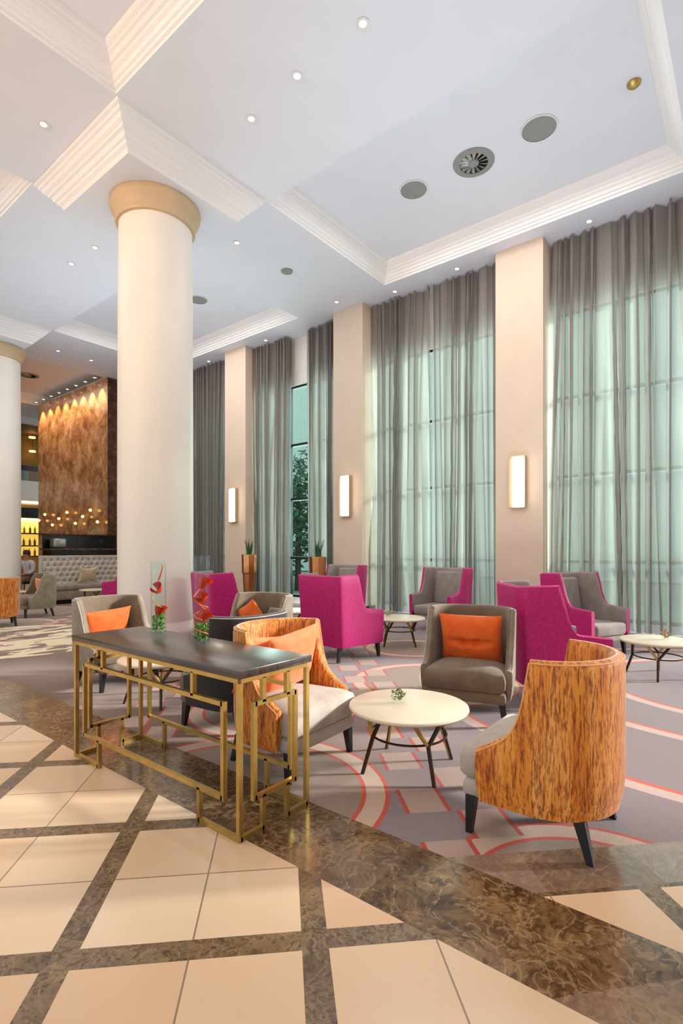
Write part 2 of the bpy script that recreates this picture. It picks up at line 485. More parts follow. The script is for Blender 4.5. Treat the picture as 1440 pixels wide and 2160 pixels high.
def crown(name, x0, x1, y0, y1, z0, sgn, scale=1, bottom=None):
    m = MB(); n = len(prof)
    for s_, h in prof:
        s_ *= scale; z_ = z0+sgn*h*scale*(1.0 if sgn > 0 else 1.0)
        m.v += [(x0+s_, y0+s_, z_), (x1-s_, y0+s_, z_), (x1-s_, y1-s_, z_), (x0+s_, y1-s_, z_)]
    for i in range(n-1):
        for k in range(4):
            f = [i*4+k, i*4+(k+1) % 4, (i+1)*4+(k+1) % 4, (i+1)*4+k]
            m.f.append(f if sgn > 0 else f[::-1]); m.mi.append(0); m.smooth.append(False)
    if sgn < 0:
        m.f.append([(n-1)*4+k for k in range(4)]); m.mi.append(1); m.smooth.append(False)
    return struct(m.build(name, ['crown', 'ceiling']))
t = 1
for a, b in cx_r:
    for c_, d_ in cy_r:
        crown('trim_%d' % t, a, b, c_, d_, ZS, 1); t += 1
ZB = ZS-.31*1.15
for c_, d_ in ((-1.6, .70), (5.76, 8.09), (13.17, 15.48)):
    crown('trim_%d' % t, 3.09, 5.40, c_, d_, ZS, -1, 1.15); t += 1

# ------------------------------------------------------------------ window wall
WX = 9.45
PIL = [(-.96, -.12), (2.80, 3.62), (6.53, 7.33), (10.24, 11.06), (13.96, 14.78)]
wr = MB()
ZW = 5.40
wr.box(WX, WX+.25, -7, 20.6, ZW, 6.9)                       # bulkhead above the glazing
wr.box(WX, WX+.25, -7, 20.6, -.1, .12)
wr.box(WX, WX+.25, 14.78, 20.6, .12, ZW)
for a, b in PIL: wr.box(WX, WX+.25, a, b, .12, ZW)
struct(wr.build('wall_right', 'white'))
for k, (a, b) in enumerate(PIL):
    side = ['nearest the camera beyond the right edge', 'at the right, behind the pink chair, with the largest sconce', 'in the middle, between the wide curtain and the parted curtains', 'at the left, next to the round column', 'beyond the round column', 'far end'][k]
    if k in (0,): continue
    p = thing('pilaster', 'beige square wall pilaster %s' % side, 'pilaster', (9.175, (a+b)/2, 0))
    h = (b-a)/2
    MB().box(-.275, .275, -h, h, .1, ZS-.002).build('shaft', 'pilaster', p)
    MB().box(-.29, .275, -h-.015, h+.015, 0, .1).build('plinth', 'darkmetal', p)
bays = [(-.12, 2.80), (3.62, 6.53), (7.33, 10.24), (11.06, 13.96)]
for k, (a, b) in enumerate(bays):
    w = bpy.data.objects.new('window_%d' % (k+1), None); C.objects.link(w); w.location = (WX+.1, (a+b)/2, .12); struct(w)
    h = (b-a)/2; f = MB()
    for z in (.0, .95, 2.42, 3.78, ZW-.12-.05): f.box(-.05, .05, -h, h, z, z+.06)
    for y in (-h, -h/3-.03, h/3-.03, h-.06): f.box(-.05, .05, y, y+.06, 0, ZW-.12)
    f.build('window_frame', 'frame', w)
    MB().box(.015, .03, -h, h, .02, ZW-.14).build('pane', 'winglass', w)

wf = MB(); wf.box(-4, 9.7, -7.2, -7, 0, 6.9); struct(wf.build('wall_sun_block', 'pilaster'))  # unseen wall added behind the camera to block the sun

# curtains: pleated sheer cloth from ceiling to floor
def curtain(y0, y1, label, seed, wav=.17, amp=.095, lean=0):
    r = random.Random(seed); o = tag(bpy.data.objects.new('curtain', None), label, 'curtain', 'ceiling-high sheer curtains')
    bpy.data.objects.remove(o)
    L = y1-y0; n = int(L/wav*14); rows = 15
    ph = [r.uniform(0, 6.28) for _ in range(6)]
    m = MB()
    for j in range(rows+1):
        z = .02+(ZS-.04)*j/rows; q = 1-j/rows
        for i in range(n+1):
            s = i/n; y = y0+L*s
            w = s*L/wav + .35*math.sin(s*9+ph[0]) + .25*math.sin(s*23+ph[1]) + q*(.55*math.sin(s*5+ph[2])+.3*math.sin(s*17+ph[3]+q*2))
            am = amp*(.9+.3*math.sin(s*13+ph[4]))*(1-.15*q)
            x = am*math.sin(2*PI*w) + .018*math.sin(4*PI*w+ph[5]+q)
            yy = y + .05*(.8+.4*math.sin(s*31+ph[5]))*math.sin(4*PI*w+.6) + lean*q*(s-.5)*.3
            yy = min(max(yy, y0), y1)
            m.v.append((x, yy-(y0+y1)/2, z))
    for j in range(rows):
        for i in range(n):
            a = j*(n+1)+i; m.f.append([a, a+1, a+n+2, a+n+1]); m.mi.append(0); m.smooth.append(True)
    o = m.build('curtain', 'curtain', angle=180); o.location = (9.2, (y0+y1)/2, 0)
    return tag(o, label, 'curtain', 'ceiling-high sheer curtains')
curtain(-.10, 1.22, 'sheer grey curtain panel at the right edge, behind the small round table', 1)
curtain(1.23, 2.79, 'sheer grey curtain panel just right of the pilaster with the largest sconce', 2)
curtain(3.63, 5.05, 'sheer grey curtain panel just left of the pilaster with the largest sconce', 3)
curtain(5.06, 6.52, 'sheer grey curtain panel just right of the middle pilaster', 4)
curtain(7.34, 8.36, 'narrow gathered sheer curtain right of the uncovered strip of window', 5, .135)
curtain(8.98, 10.23, 'narrow gathered sheer curtain left of the uncovered strip of window', 6, .135)
curtain(11.07, 13.95, 'sheer grey curtain partly hidden behind the big round column', 7)

# ------------------------------------------------------------------ back and bar zone
bw = MB()
bw.box(7.94, 9.4, 15.4, 20.4, 0, ZS-.002)
o = bw.build('wall_bar', ['barmarble', 'barmarble2'])
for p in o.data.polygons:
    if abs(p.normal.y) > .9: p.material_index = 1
struct(o)
wb = MB(); wb.box(-9, 12, 26, 26.2, 0, 7.2); struct(wb.build('wall_back', 'mustard'))
wb = MB(); wb.box(-9, 12, 22.55, 22.75, 6.3, 7.0); struct(wb.build('trim_20', 'ceiling'))
wb = MB(); wb.box(-9, 12, 22.75, 26, 6.5, 6.7); struct(wb.build('trim_21', 'brown'))
mz = MB(); mz.box(4, 12, 23.5, 26, 3.35, 4.15); struct(mz.build('trim_22', 'white'))
fx = MB(); fx.box(9.25, 12, 20.4, 26, -.01, 0); struct(fx.build('trim_23', 'brown'))
bl = thing('balustrade', 'glass balustrade with black top rail on the upper gallery at far left', 'railing', (8, 23.55, 4.15))
MB().box(-4, 4, -.01, .01, 0, .42).build('glass_panel', 'glass', bl)
MB().box(-4, 4, -.03, .03, .42, .62).build('rail', 'black', bl)
hd = MB(); hd.box(6.5, 11.9, 23.6, 24.0, 2.62, 3.05)
tag(hd.build('bar_canopy', 'black'), 'black canopy band above the lit bottle shelves at far left', 'canopy')
sh = thing('bottle_shelf', 'yellow backlit shelving for bottles behind the bar at far left', 'shelf', (8.9, 24.4, 1.0))
MB().box(-1.3, 1.6, .3, .34, 0, 1.6).build('back_panel', 'shelfglow', sh)
MB().box(-1.35, 1.65, -.05, .36, 1.58, 1.62).build('top_panel', 'lamp', sh)
for z in (.0, .45, .98):
    MB().box(-1.3, 1.6, 0, .3, z, z+.05).build('shelf_board', 'darkmetal', sh)
MT['bottle1'] = plain('dark_bottle_glass', (60,44,22), .2); MT['bottle2'] = plain('amber_bottle_glass', (150,92,26), .2)
proto = {}
for z, lv in ((.05, 'lowest'), (.50, 'middle'), (1.03, 'top')):
    for i in range(4):
        key = rnd.choice(['bottle1', 'bottle2'])
        loc = (8.76+i*.22+rnd.uniform(-.02, .02), 24.53, 1.0+z)
        if key not in proto:
            h = .32
            o = MB().lathe([(.035,0),(.045,.01),(.045,h*.6),(.014,h*.78),(.014,h)], 12).build('bottle', key); proto[key] = o
        else: o = proto[key].copy(); C.objects.link(o)
        o.location = loc
        tag(o, 'small %s bottle, %s on the %s backlit bar shelf' % ('dark' if key == 'bottle1' else 'amber', ['leftmost', 'second from left', 'third from left', 'rightmost'][i], lv), 'bottle', 'bottles on the backlit bar shelf')
# upper gallery lamps
for k, (x, y, z) in enumerate(((9.55, 25.2, 6.25), (9.75, 25.7, 5.72))):
    o = thing('gallery_lamp', '%s glowing lamp in the upper gallery at far left' % ('upper' if k == 0 else 'lower'), 'lamp', (x, y, z))
    MB().lathe([(.02,0),(.13,.02),(.13,.08),(.02,.1)], 16).build('lamp_shade', 'bulb', o)
    MB().tube([(0,0,.1),(0,0,6.499-z)], .008, 6).build('cord', 'black', o)
ca = MB().box(-.35, .35, -.2, .2, 0, .75).build('gallery_cabinet', 'grey', bevel=.02); ca.location = (9.1, 25.5, 4.15)
tag(ca, 'grey cabinet standing on the upper gallery behind the balustrade', 'cabinet')

# bar counter
bc = thing('bar_counter', 'black bar counter with dark marble top behind the tufted banquette', 'bar counter', (6.9, 14.6, 0))
MB().box(-1.0, 1.0, -.25, .3, 0, 1.30).build('front_panel', 'black', bc)
MB().box(-1.05, 1.04, -.3, .35, 1.30, 1.34).build('worktop', 'barmarble2', bc)
MB().box(-1.0, 1.02, .26, .32, 1.34, 1.70).build('back_screen', 'black', bc)
MB().box(-1.05, 1.06, .2, .36, 1.70, 1.735).build('cap_rail', 'darkmetal', bc)
g = MB().lathe([(.05,0),(.05,.01),(.01,.02),(.01,.08),(.045,.13),(.05,.2),(.042,.24)], 14).build('wine_glass', 'glass'); g.location = (7.25, 14.45, 1.341)
tag(g, 'clear glass standing on the black bar counter', 'glass')
cm = thing('coffee_machine', 'small steel coffee machine on the left end of the bar counter', 'coffee machine', (6.15, 14.55, 1.341))
MB().rbox(-.16, .16, -.14, .14, .02, .26, .03).build('body', 'chrome', cm)
MB().box(-.14, .14, -.2, -.14, .0, .03).build('drip_tray', 'black', cm)

# glowing globes added in place of lamp reflections in the bar marble
gl0 = None
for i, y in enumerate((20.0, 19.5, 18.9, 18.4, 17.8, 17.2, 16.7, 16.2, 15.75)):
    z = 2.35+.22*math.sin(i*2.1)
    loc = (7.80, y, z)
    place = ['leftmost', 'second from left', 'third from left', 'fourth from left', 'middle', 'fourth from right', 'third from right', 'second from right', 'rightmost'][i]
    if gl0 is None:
        r = thing('reflection_globe', '', 'lamp', loc); gl0 = r
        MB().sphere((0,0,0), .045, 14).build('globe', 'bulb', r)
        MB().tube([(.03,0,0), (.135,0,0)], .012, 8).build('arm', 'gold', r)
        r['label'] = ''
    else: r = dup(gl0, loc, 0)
    r['label'] = '%s of the small golden globes standing in for lamp reflections in the bar marble' % place; r['group'] = 'reflection globes on the bar wall'

# ------------------------------------------------------------------ round columns
def column(x, y, label, r=.515):
    c = thing('column', label, 'column', (x, y, 0))
    MB().lathe([(r,.30), (r*1.0,2), (r*.99,4.5), (r*.97,ZB-.30)], 64).build('shaft', 'column', c)
    MB().lathe([(r*.97,ZB-.31),(r+.02,ZB-.30),(r+.035,ZB-.27),(r+.03,ZB-.25),(r+.03,ZB-.20),(r+.05,ZB-.17),(r+.065,ZB-.13),(r+.09,ZB-.10),(r+.10,ZB-.07),(r+.105,ZB-.03),(r+.095,ZB-.002)], 64).build('capital', 'capital', c)
    MB().lathe([(r+.09,0),(r+.09,.10),(r+.075,.12),(r+.08,.16),(r+.06,.20),(r+.03,.24),(r+.0,.30)], 64).build('base', 'column', c)
column(4.20, 6.76, 'huge round cream column with beige capital, nearest the camera')
column(4.66, 14.40, 'far round cream column cut off by the left edge of the photo')

# ------------------------------------------------------------------ ceiling fittings
dl0 = None
def downlight(x, y, z, where):
    global dl0
    lab = 'small recessed ceiling downlight %s' % where
    if dl0 is None:
        dl0 = thing('downlight', lab, 'downlight', (x, y, z), 0, 'recessed downlights')
        MB().lathe([(.038,0),(.065,-.001),(.068,-.008),(.055,-.012),(.036,-.004)], 24, cap=False).build('trim_ring', 'white', dl0)
        MB().lathe([(.001,-.003),(.036,-.003),(.036,-.001),(.001,-.001)], 20, cap=False).build('bulb', 'spot', dl0)
        return dl0
    return dup(dl0, (x, y, z), 0, lab, 'recessed downlights')
for x, y, w in ((2.73,6.87,'at upper left, left of the column'), (4.27,4.81,'nearest the column on the wide ceiling beam'), (4.2,3.98,'in the middle of three on the wide ceiling beam'),
                (4.19,3.07,'closest to the top edge of the photo'), (4.4,8.97,'just left of the column capital'), (4.38,9.82,'left of the column, further back'),
                (5.84,6.94,'just right of the column capital'), (8.96,2.1,'above the right-hand curtain'), (8.94,4.38,'above the wide middle curtain, right part'),
                (8.94,5.75,'above the wide middle curtain, left part'), (8.55,6.95,'above the middle pilaster'), (9.01,9.61,'above the parted curtains'),
                (9.02,11.91,'above the curtain beside the column'), (6.08,14.39,'on the brown-shaded beam at left'), (6.95,14.39,'second on the brown-shaded beam at left'), (7.68,14.2,'on the far beam right beside the column')):
    downlight(x, y, ZS-.001, w)
ordn = ['first', 'second', 'third', 'fourth', 'fifth', 'sixth', 'seventh', 'eighth']
for i in range(8):
    downlight(7.72, 15.75+i*.61, ZS-.001, 'above the bar marble, %s from the right in its row' % ordn[i])
def wash(y):
    d = bpy.data.lights.new('wall_washer', 'SPOT'); d.energy = 160; d.color = (1.0, .62, .25); d.spot_size = math.radians(70); d.spot_blend = .6; d.shadow_soft_size = .03
    o = bpy.data.objects.new('wall_washer', d); C.objects.link(o); o.location = (7.72, y, ZS-.05); o.rotation_euler = (0, math.radians(-8), 0)
for i in range(8): wash(15.75+i*.61)
ZC = ZS+HP-.001
for x, y, r, w in ((6.97,4.14,.20,'left of the round air vent'), (6.99,2.25,.215,'right of the round air vent'), (7.06,9.69,.19,'in the far coffer beside the column')):
    s_ = thing('ceiling_speaker', 'round grey ceiling speaker %s' % w, 'speaker', (x, y, ZC), 0, 'round ceiling speakers')
    MB().lathe([(r,0),(r+.02,-.002),(r+.015,-.014),(r,-.012)], 40, cap=False).build('rim', 'white', s_)
    MB().lathe([(.001,-.006),(r,-.006),(r,-.001),(.001,-.001)], 40, cap=False).build('grille', 'grey', s_)
def vent(x, y, w, rz=0):
    s_ = thing('ceiling_vent', 'round white ceiling air vent with swirl blades %s' % w, 'vent', (x, y, ZC), rz)
    MB().lathe([(.20,-.004),(.29,-.002),(.285,-.014),(.22,-.022),(.20,-.018)], 40, cap=False).build('rim', 'grey', s_)
    MB().lathe([(.001,-.003),(.2,-.003),(.2,-.001),(.001,-.001)], 32, cap=False).build('duct', 'dark', s_)
    b = MB()
    for k in range(14):
        mt = Matrix.Rotation(2*PI*k/14, 4, 'Z')
        b.add([(.075,-.012,-.02),(.075,.018,-.006),(.2,.03,-.006),(.2,-.022,-.02)], [[0,1,2,3]], 0, False, mt)
    b.build('blades', 'chrome', s_)
    MB().lathe([(.001,-.024),(.07,-.022),(.078,-.01),(.078,-.004)], 24, cap=False).build('hub', 'grey', s_)
vent(7.02, 3.18, 'between the two grey speakers'); vent(6.76, 18.1, 'in the far coffer at the left')
o = MB().lathe([(.075,0),(.075,-.02),(.05,-.045),(.001,-.05)], 24).build('smoke_detector', 'gold'); o.location = (7.01, 1.15, ZC); tag(o, 'small brass-coloured ceiling detector at upper right', 'detector')
o = MB().lathe([(.11,0),(.11,-.015),(.07,-.03),(.001,-.03)], 24).build('ceiling_sensor', 'grey'); o.location = (7.02, 6.91, ZS); tag(o, 'small grey disc on the flat beam right of the column', 'sensor')

# wall sconces
for k, (y, w) in enumerate(((3.2,'largest, on the right-hand pilaster'), (6.95,'on the middle pilaster'), (10.66,'smallest, on the left-hand pilaster beside the column'))):
    s_ = thing('wall_sconce', 'tall lit rectangular wall sconce, %s' % w, 'wall lamp', (8.9, y, 2.02), 0, 'pilaster sconces')
    MB().box(-.10, .0, -.13, .15, 0, .88).build('housing', 'capital', s_)
    m = MB(); m.box(-.135, -.101, -.125, .07, .02, .86); m.build('diffuser', 'lamp', s_)

# ------------------------------------------------------------------ outside
og = MB(); og.box(9.75, 60, -30, 60, -.2, -.05)
struct(og.build('ground', plain('outdoor_paving', (150,155,150), .8)))
MT['teal'] = plain('teal_facade_glass', (60,150,150), .2, var=.2, sc=.6); MT['palef'] = plain('pale_facade', (225,236,232), .7)
bd = thing('building', 'pale building with teal glass bands seen through the uncovered window', 'building', (24, 14, 0))
MB().box(0, 4, -22, 26, 0, 16).build('wall', 'palef', bd)
for z in (6.2, 9.9, 13.4): MB().box(-.1, 0, 12, 25, z, z+2.0).build('window_band', 'teal', bd)
MT['leaf'] = plain('tree_leaf', (42,110,62), .6, var=.5, sc=3); MT['bark2'] = plain('tree_bark', (70,56,44), .8)
def foliage(m, c, r, n, s=.12, seed=0, flat=1.0):
    q = random.Random(seed)
    for _ in range(n):
        d = Vector((q.gauss(0,1), q.gauss(0,1), q.gauss(0,1)*flat)).normalized()*r*q.uniform(.55, 1)
        p = Vector(c)+d; a = Vector((q.uniform(-1,1), q.uniform(-1,1), q.uniform(-1,1))).normalized(); b = a.orthogonal().normalized()
        e = s*q.uniform(.6, 1.3)
        m.add([p-a*e, p+b*e*.4, p+a*e, p-b*e*.4], [[0,1,2,3]])
def tree(x, y, h, r, lab, seed):
    t_ = thing('tree', lab, 'tree', (x, y, -.05))
    MB().tube([(0,0,0),(.05,.03,h*.4),(0,0,h*.8)], .12, 8, r2=.05).build('trunk', 'bark2', t_)
    m = MB()
    for k in range(7): foliage(m, (math.sin(k*2.4)*r*.5, math.cos(k*2.4)*r*.5, h*(.3+.1*k)), r*.62, 330, .14, seed+k)
    m.build('foliage', 'leaf', t_)
tree(12.6, 11.9, 4.4, 1.5, 'green tree outside, seen through the uncovered window strip', 1)
tree(14.5, 15.2, 4.6, 1.8, 'green tree outside behind the left gathered curtain', 20)

# ------------------------------------------------------------------ console table
ct = thing('console_table', 'console table with dark wood top on a geometric gold tube frame', 'table', (1.75, 2.58, 0))
hx, hy = .23, .79; w = .022
MB().rbox(-hx-.01, hx+.01, -hy-.01, hy+.01, .728, .765, .004, 2).build('tabletop', 'wenge', ct)
a, b = hx-w/2, hy-w/2
m = MB()
for (p, q) in (((-a,-b),(a,-b)), ((a,-b),(a,b)), ((a,b),(-a,b)), ((-a,b),(-a,-b))): m.bar((p[0],p[1],.717), (q[0],q[1],.717), w)
m.build('top_rail', 'gold', ct)
for sx in (-1, 1):
    for sy in (-1, 1): MB().box(sx*a-w/2, sx*a+w/2, sy*b-w/2, sy*b+w/2, 0, .706).build('leg', 'gold', ct)
def panel(P, L, ins, t1, b1, name):
    """open rectangle with short posts above and below; P maps (along, z) to a point"""
    m = MB(); lo, hi = .165, .595; i0, i1 = -L+ins, L-ins
    for s_, z0_, z1_ in ((i0, lo, hi), (i1, lo, hi)): m.bar(P(s_, z0_-w/2), P(s_, z1_+w/2), w)
    for z_ in (lo, hi): m.bar(P(i0, z_), P(i1, z_), w)
    for s_ in (-L+t1, L-t1): m.bar(P(s_, hi), P(s_, .71), w)
    for s_, e in ((-L+b1, -L), (L-b1, L)):
        m.bar(P(s_, lo), P(s_, 0.0), w); m.bar(P(s_, w/2), P(e, w/2), w)
    m.build(name, 'gold', ct)
panel(lambda s_, z: (-a, s_, z), b, .11, .34, .29, 'side_frame')
panel(lambda s_, z: (a, s_, z), b, .11, .34, .29, 'side_frame')
panel(lambda s_, z: (s_, -b, z), a, .085, .14, .14, 'end_frame')
panel(lambda s_, z: (s_, b, z), a, .085, .14, .14, 'end_frame')

# glass cylinder vases with red callas
MT['red'] = plain('calla_red', (232,52,18), .4, var=.2, sc=20); MT['stem'] = plain('calla_stem', (190,170,90), .5); MT['green'] = plain('fresh_leaf', (104,160,40), .5, var=.45, sc=30)
MT['orangestem'] = plain('calla_orange_stem', (240,120,60), .5)
def calla(P, lab, dirx, r=.041):
    t_ = thing('calla_lily', lab, 'flower', P)
    m = MB(); n = 16; rows = 10; vs = []; fs = []
    for j in range(rows+1):
        q = j/rows
        for i in range(n+1):
            an = -PI*.9+2*PI*.9*i/n
            rr = r*(.12+.88*q**.6)
            tip = math.cos(an/2)**2
            vs.append((rr*math.sin(an), -rr*math.cos(an)*(.8+.2*q), -.02+q*.058+.03*q*q*tip))
    for j in range(rows):
        for i in range(n): k = j*(n+1)+i; fs.append([k, k+1, k+n+2, k+n+1])
    R = Matrix.Rotation(dirx, 4, 'Y') @ Matrix.Rotation(.5, 4, 'X')
    m.add(vs, fs, 0, True, R); o = m.build('bloom', 'red', t_)
    s = MB().tube([R @ Vector((0,0,.005)), R @ Vector((0,0,.04))], .004, 6).build('spadix', 'stem', t_)
    return t_
def vase(x, y, which, blooms, coil, H=.46):
    V = thing('glass_vase', 'tall clear glass cylinder vase, %s of the pair on the console table' % which, 'vase', (x, y, .766))
    R = .047
    MB().lathe([(R,0),(R,H),(R-.003,H),(R-.003,.014),(.001,.014)], 32, cap=False).build('cylinder', 'glass', V)
    MB().lathe([(.001,.0),(R-.001,.0),(R-.001,.014),(.001,.014)], 32, cap=False).build('base', 'glass', V)
    m = MB(); q = random.Random(int(x*100))
    for _ in range(170):
        an = q.uniform(0, 6.28); rr = R*.82*math.sqrt(q.random()); z = q.uniform(.02, .115)
        p = Vector((rr*math.cos(an), rr*math.sin(an), z)); d1 = Vector((q.uniform(-1,1), q.uniform(-1,1), q.uniform(-1,1))).normalized(); d2 = d1.orthogonal()
        e = .012
        m.add([p-d1*e, p+d2*e*.5, p+d1*e, p-d2*e*.5], [[0,1,2,3]])
    # keep leaves inside the glass
    m.v = [(px*min(1, (R-.005)/max(1e-6, math.hypot(px, py))), py*min(1, (R-.005)/max(1e-6, math.hypot(px, py))), max(.016, pz)) for px, py, pz in m.v]
    g_ = m.build('greenery', 'green'); g_.location = (x, y, .766); tag(g_, 'green leaves packed in the bottom of the %s glass vase' % which, 'leaves', kind='stuff')
    for k, (z, d, nm) in enumerate(blooms):
        t_ = calla((x, y, .766+z), 'red calla bloom, %s in the %s glass vase' % (nm, which), d)
        if k == 0 or coil:
            pts = []
            for i in range(24):
                an = i*.33+k*2+1.0; zz = -(i/23)*(z-.05 if k == 0 else .1)
                rr = (R-.009)*min(1, i/5)
                pts.append((rr*math.cos(an), rr*math.sin(an), zz))
            MB().tube(pts, .0035, 6).build('stem', 'orangestem' if coil else 'stem', t_)
vase(1.90, 3.03, 'left', ((.27, -.9, 'upper'), (.125, .15, 'lower')), False)
vase(1.84, 2.50, 'right', ((.33, .5, 'top'), (.235, -.4, 'middle'), (.14, .6, 'lowest')), True, .50)
# curled petal leaning above the left vase's blooms
o = MB().tube([(0,0,0),(.012,-.008,.04),(.02,-.016,.085),(.018,-.014,.11)], .0055, 7, r2=.002).build('curled_leaf', 'red'); o.location = (1.895, 3.025, 1.10)
tag(o, 'thin dark red curled leaf at the top of the left glass vase', 'leaf')

# ------------------------------------------------------------------ barrel chairs
def shell(W_, yb, yf, n_exp, top, zb, zin, th, taper, flare, mats, parent, name='backrest', flarey=0, piping='greyseat'):
    """U shaped upholstered shell; front is +Y"""
    a = W_/2; path = []
    y0 = 0 if n_exp < 3 else yb+.14
    b_ = y0-yb; arms = 16; arc = 34
    for i in range(arms): path.append((a, yf+(y0-yf)*i/arms))
    for i in range(arc+1):
        t_ = PI*i/arc; cs, sn = math.cos(t_), math.sin(t_)
        e = 2/n_exp
        aa = a if n_exp < 3 else a
        path.append((math.copysign(abs(cs)**e, cs)*aa, y0-b_*abs(sn)**e))
    for i in range(1, arms+1): path.append((-a, y0+(yf-y0)*i/arms))
    N_ = len(path); m = MB(); K = 8; rows = []
    for i, (x, y) in enumerate(path):
        px, py = path[max(i-1, 0)]; qx, qy = path[min(i+1, N_-1)]
        tx, ty = qx-px, qy-py; l = math.hypot(tx, ty) or 1; nx, ny = ty/l, -tx/l      # inward
        zt = top(y, abs(x)/a)
        sec = []
        def at_(z, off, k):
            q = (z-zb)/max(.01, (1.0-zb)); s_ = 1-taper*max(0, 1-(z-zb)/.16)**2 + flare*max(0, q)**1.5
            return (x*s_+nx*off, y*(1-taper*max(0, 1-(z-zb)/.16)**2)+ny*off - flarey*max(0, q)*(1 if y < yb+.2 else 0), z)
        r = th*.5
        for j in range(K+1): sec.append(at_(zb+(zt-r-zb)*j/K, 0, 0))
        for an in (35, 70, 90, 110, 145):
            q = math.radians(an); sec.append(at_(zt-r+r*math.sin(q), r-r*math.cos(q), 0))
        for j in range(K+1): sec.append(at_((zt-r)+(zin-zt+r)*j/K, th, 0))
        rows.append(sec)
    n = len(rows[0]); m.v = [p for s_ in rows for p in s_]
    for i in range(N_-1):
        for k in range(n):
            k2 = (k+1) % n
            m.f.append([i*n+k, (i+1)*n+k, (i+1)*n+k2, i*n+k2]); m.mi.append(1 if k >= K+4 and k < n-1 else 0); m.smooth.append(True)
    m.f.append([k for k in range(n)]); m.mi.append(0); m.smooth.append(False)
    m.f.append([(N_-1)*n+k for k in range(n)][::-1]); m.mi.append(0); m.smooth.append(False)
    o = m.build(name, mats, parent, angle=50)
    MB().tube([r_[K+1] for r_ in rows], .0045, 6).build('piping', piping, o)
    return o

def legs(parent, pts, z, mat='blackleg', w0=.024, w1=.014, splay=.03):
    for x, y in pts:
        sx = 1 if x > 0 else -1; sy = 1 if y > 0 else -1
        m = MB(); bx, by = x+sx*splay*.6, y+sy*splay*(1.6 if y < 0 else .2)
        v = [(bx-w1,by-w1,0),(bx+w1,by-w1,0),(bx+w1,by+w1,0),(bx-w1,by+w1,0),(x-w0,y-w0,z),(x+w0,y-w0,z),(x+w0,y+w0,z),(x-w0,y+w0,z)]
        m.add(v, [[3,2,1,0],[4,5,6,7],[0,1,5,4],[1,2,6,5],[2,3,7,6],[3,0,4,7]])
        m.build('leg', mat, parent)

chair_protos = {}
def barrel(kind, loc, f, label, group):
    rz = face(*f)
    if kind in chair_protos: return dup(chair_protos[kind], loc, rz, label, group)
    c = thing('tub_armchair', label, 'armchair', loc, rz, group); chair_protos[kind] = c
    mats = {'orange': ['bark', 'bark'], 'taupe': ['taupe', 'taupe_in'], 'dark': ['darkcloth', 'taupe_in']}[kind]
    W_, yf = .69, .21
    def top(y, s):
        zt = .835
        if y < -.03: return zt
        q = min(1, max(0, (yf-y)/(yf+.03)))
        return .405+(zt-.405)*((.33*q+.67*q**6) if kind == 'orange' else q**2.3)
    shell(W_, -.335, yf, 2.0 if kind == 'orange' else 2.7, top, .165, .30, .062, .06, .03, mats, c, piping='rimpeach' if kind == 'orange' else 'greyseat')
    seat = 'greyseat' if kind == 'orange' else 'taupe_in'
    hw = W_/2-.045
    def soft(p):
        k = 1-.12*max(0, -p.y-.05)/.25
        if p.z > .3: p.z += .02*math.cos(p.x/hw*1.4)*math.cos(min(1.4, abs(p.y)/.32*1.3))
        # keep inside the round back
        if p.y < 0:
            lim = math.sqrt(max(0.01, 1-(p.y/.295)**2))*(W_/2-.045); p.x = max(-lim, min(lim, p.x))
        return p
    m = MB(); bm_pts = None
    def slab(y0, y1, z0, z1, r, grow=0.0):
        # D-shaped slab: straight front, rounded back
        ring_ = []
        a = hw+grow; n = 22
        ring_ += [(a, y1), (a, y1*.5), (a, 0)] + [(a*math.cos(t_), (y0)*math.sin(t_)) for t_ in [PI*i/n for i in range(1, n)]] + [(-a, 0), (-a, y1*.5), (-a, y1)]
        ring_ += [(-a*.5, y1+.008), (0, y1+.012), (a*.5, y1+.008)]
        lv = [(z0, -r*.5), (z0+r*.5, 0), ((z0+z1)/2, .004), (z1-r, 0), (z1-r*.3, -r*.3), (z1, -r), (z1+.014, -.09), (z1+.026, -.2)]
        mm = MB(); nn = len(ring_)
        for z, off in lv:
            for x, y in ring_:
                d = math.hypot(x, y) or 1; mm.v.append((x+off*x/d, y+off*y/d, z))
        for i in range(len(lv)-1):
            for k in range(nn):
                mm.f.append([i*nn+k, (i+1)*nn+k, (i+1)*nn+(k+1) % nn, i*nn+(k+1) % nn]); mm.mi.append(0); mm.smooth.append(True)
        mm.f.append(list(range(nn))); mm.mi.append(0); mm.smooth.append(False)
        mm.f.append([(len(lv)-1)*nn+k for k in range(nn)][::-1]); mm.mi.append(0); mm.smooth.append(False)
        return mm
    slab(-.29, .285, .165, .245, .02).build('seat_base', seat, c, angle=60)
    slab(-.285, .30, .247, .40, .05).build('seat_cushion', seat, c, angle=60)
    legs(c, ((.28,.25), (-.28,.25), (.22,-.20), (-.22,-.20)), .168)
    return c
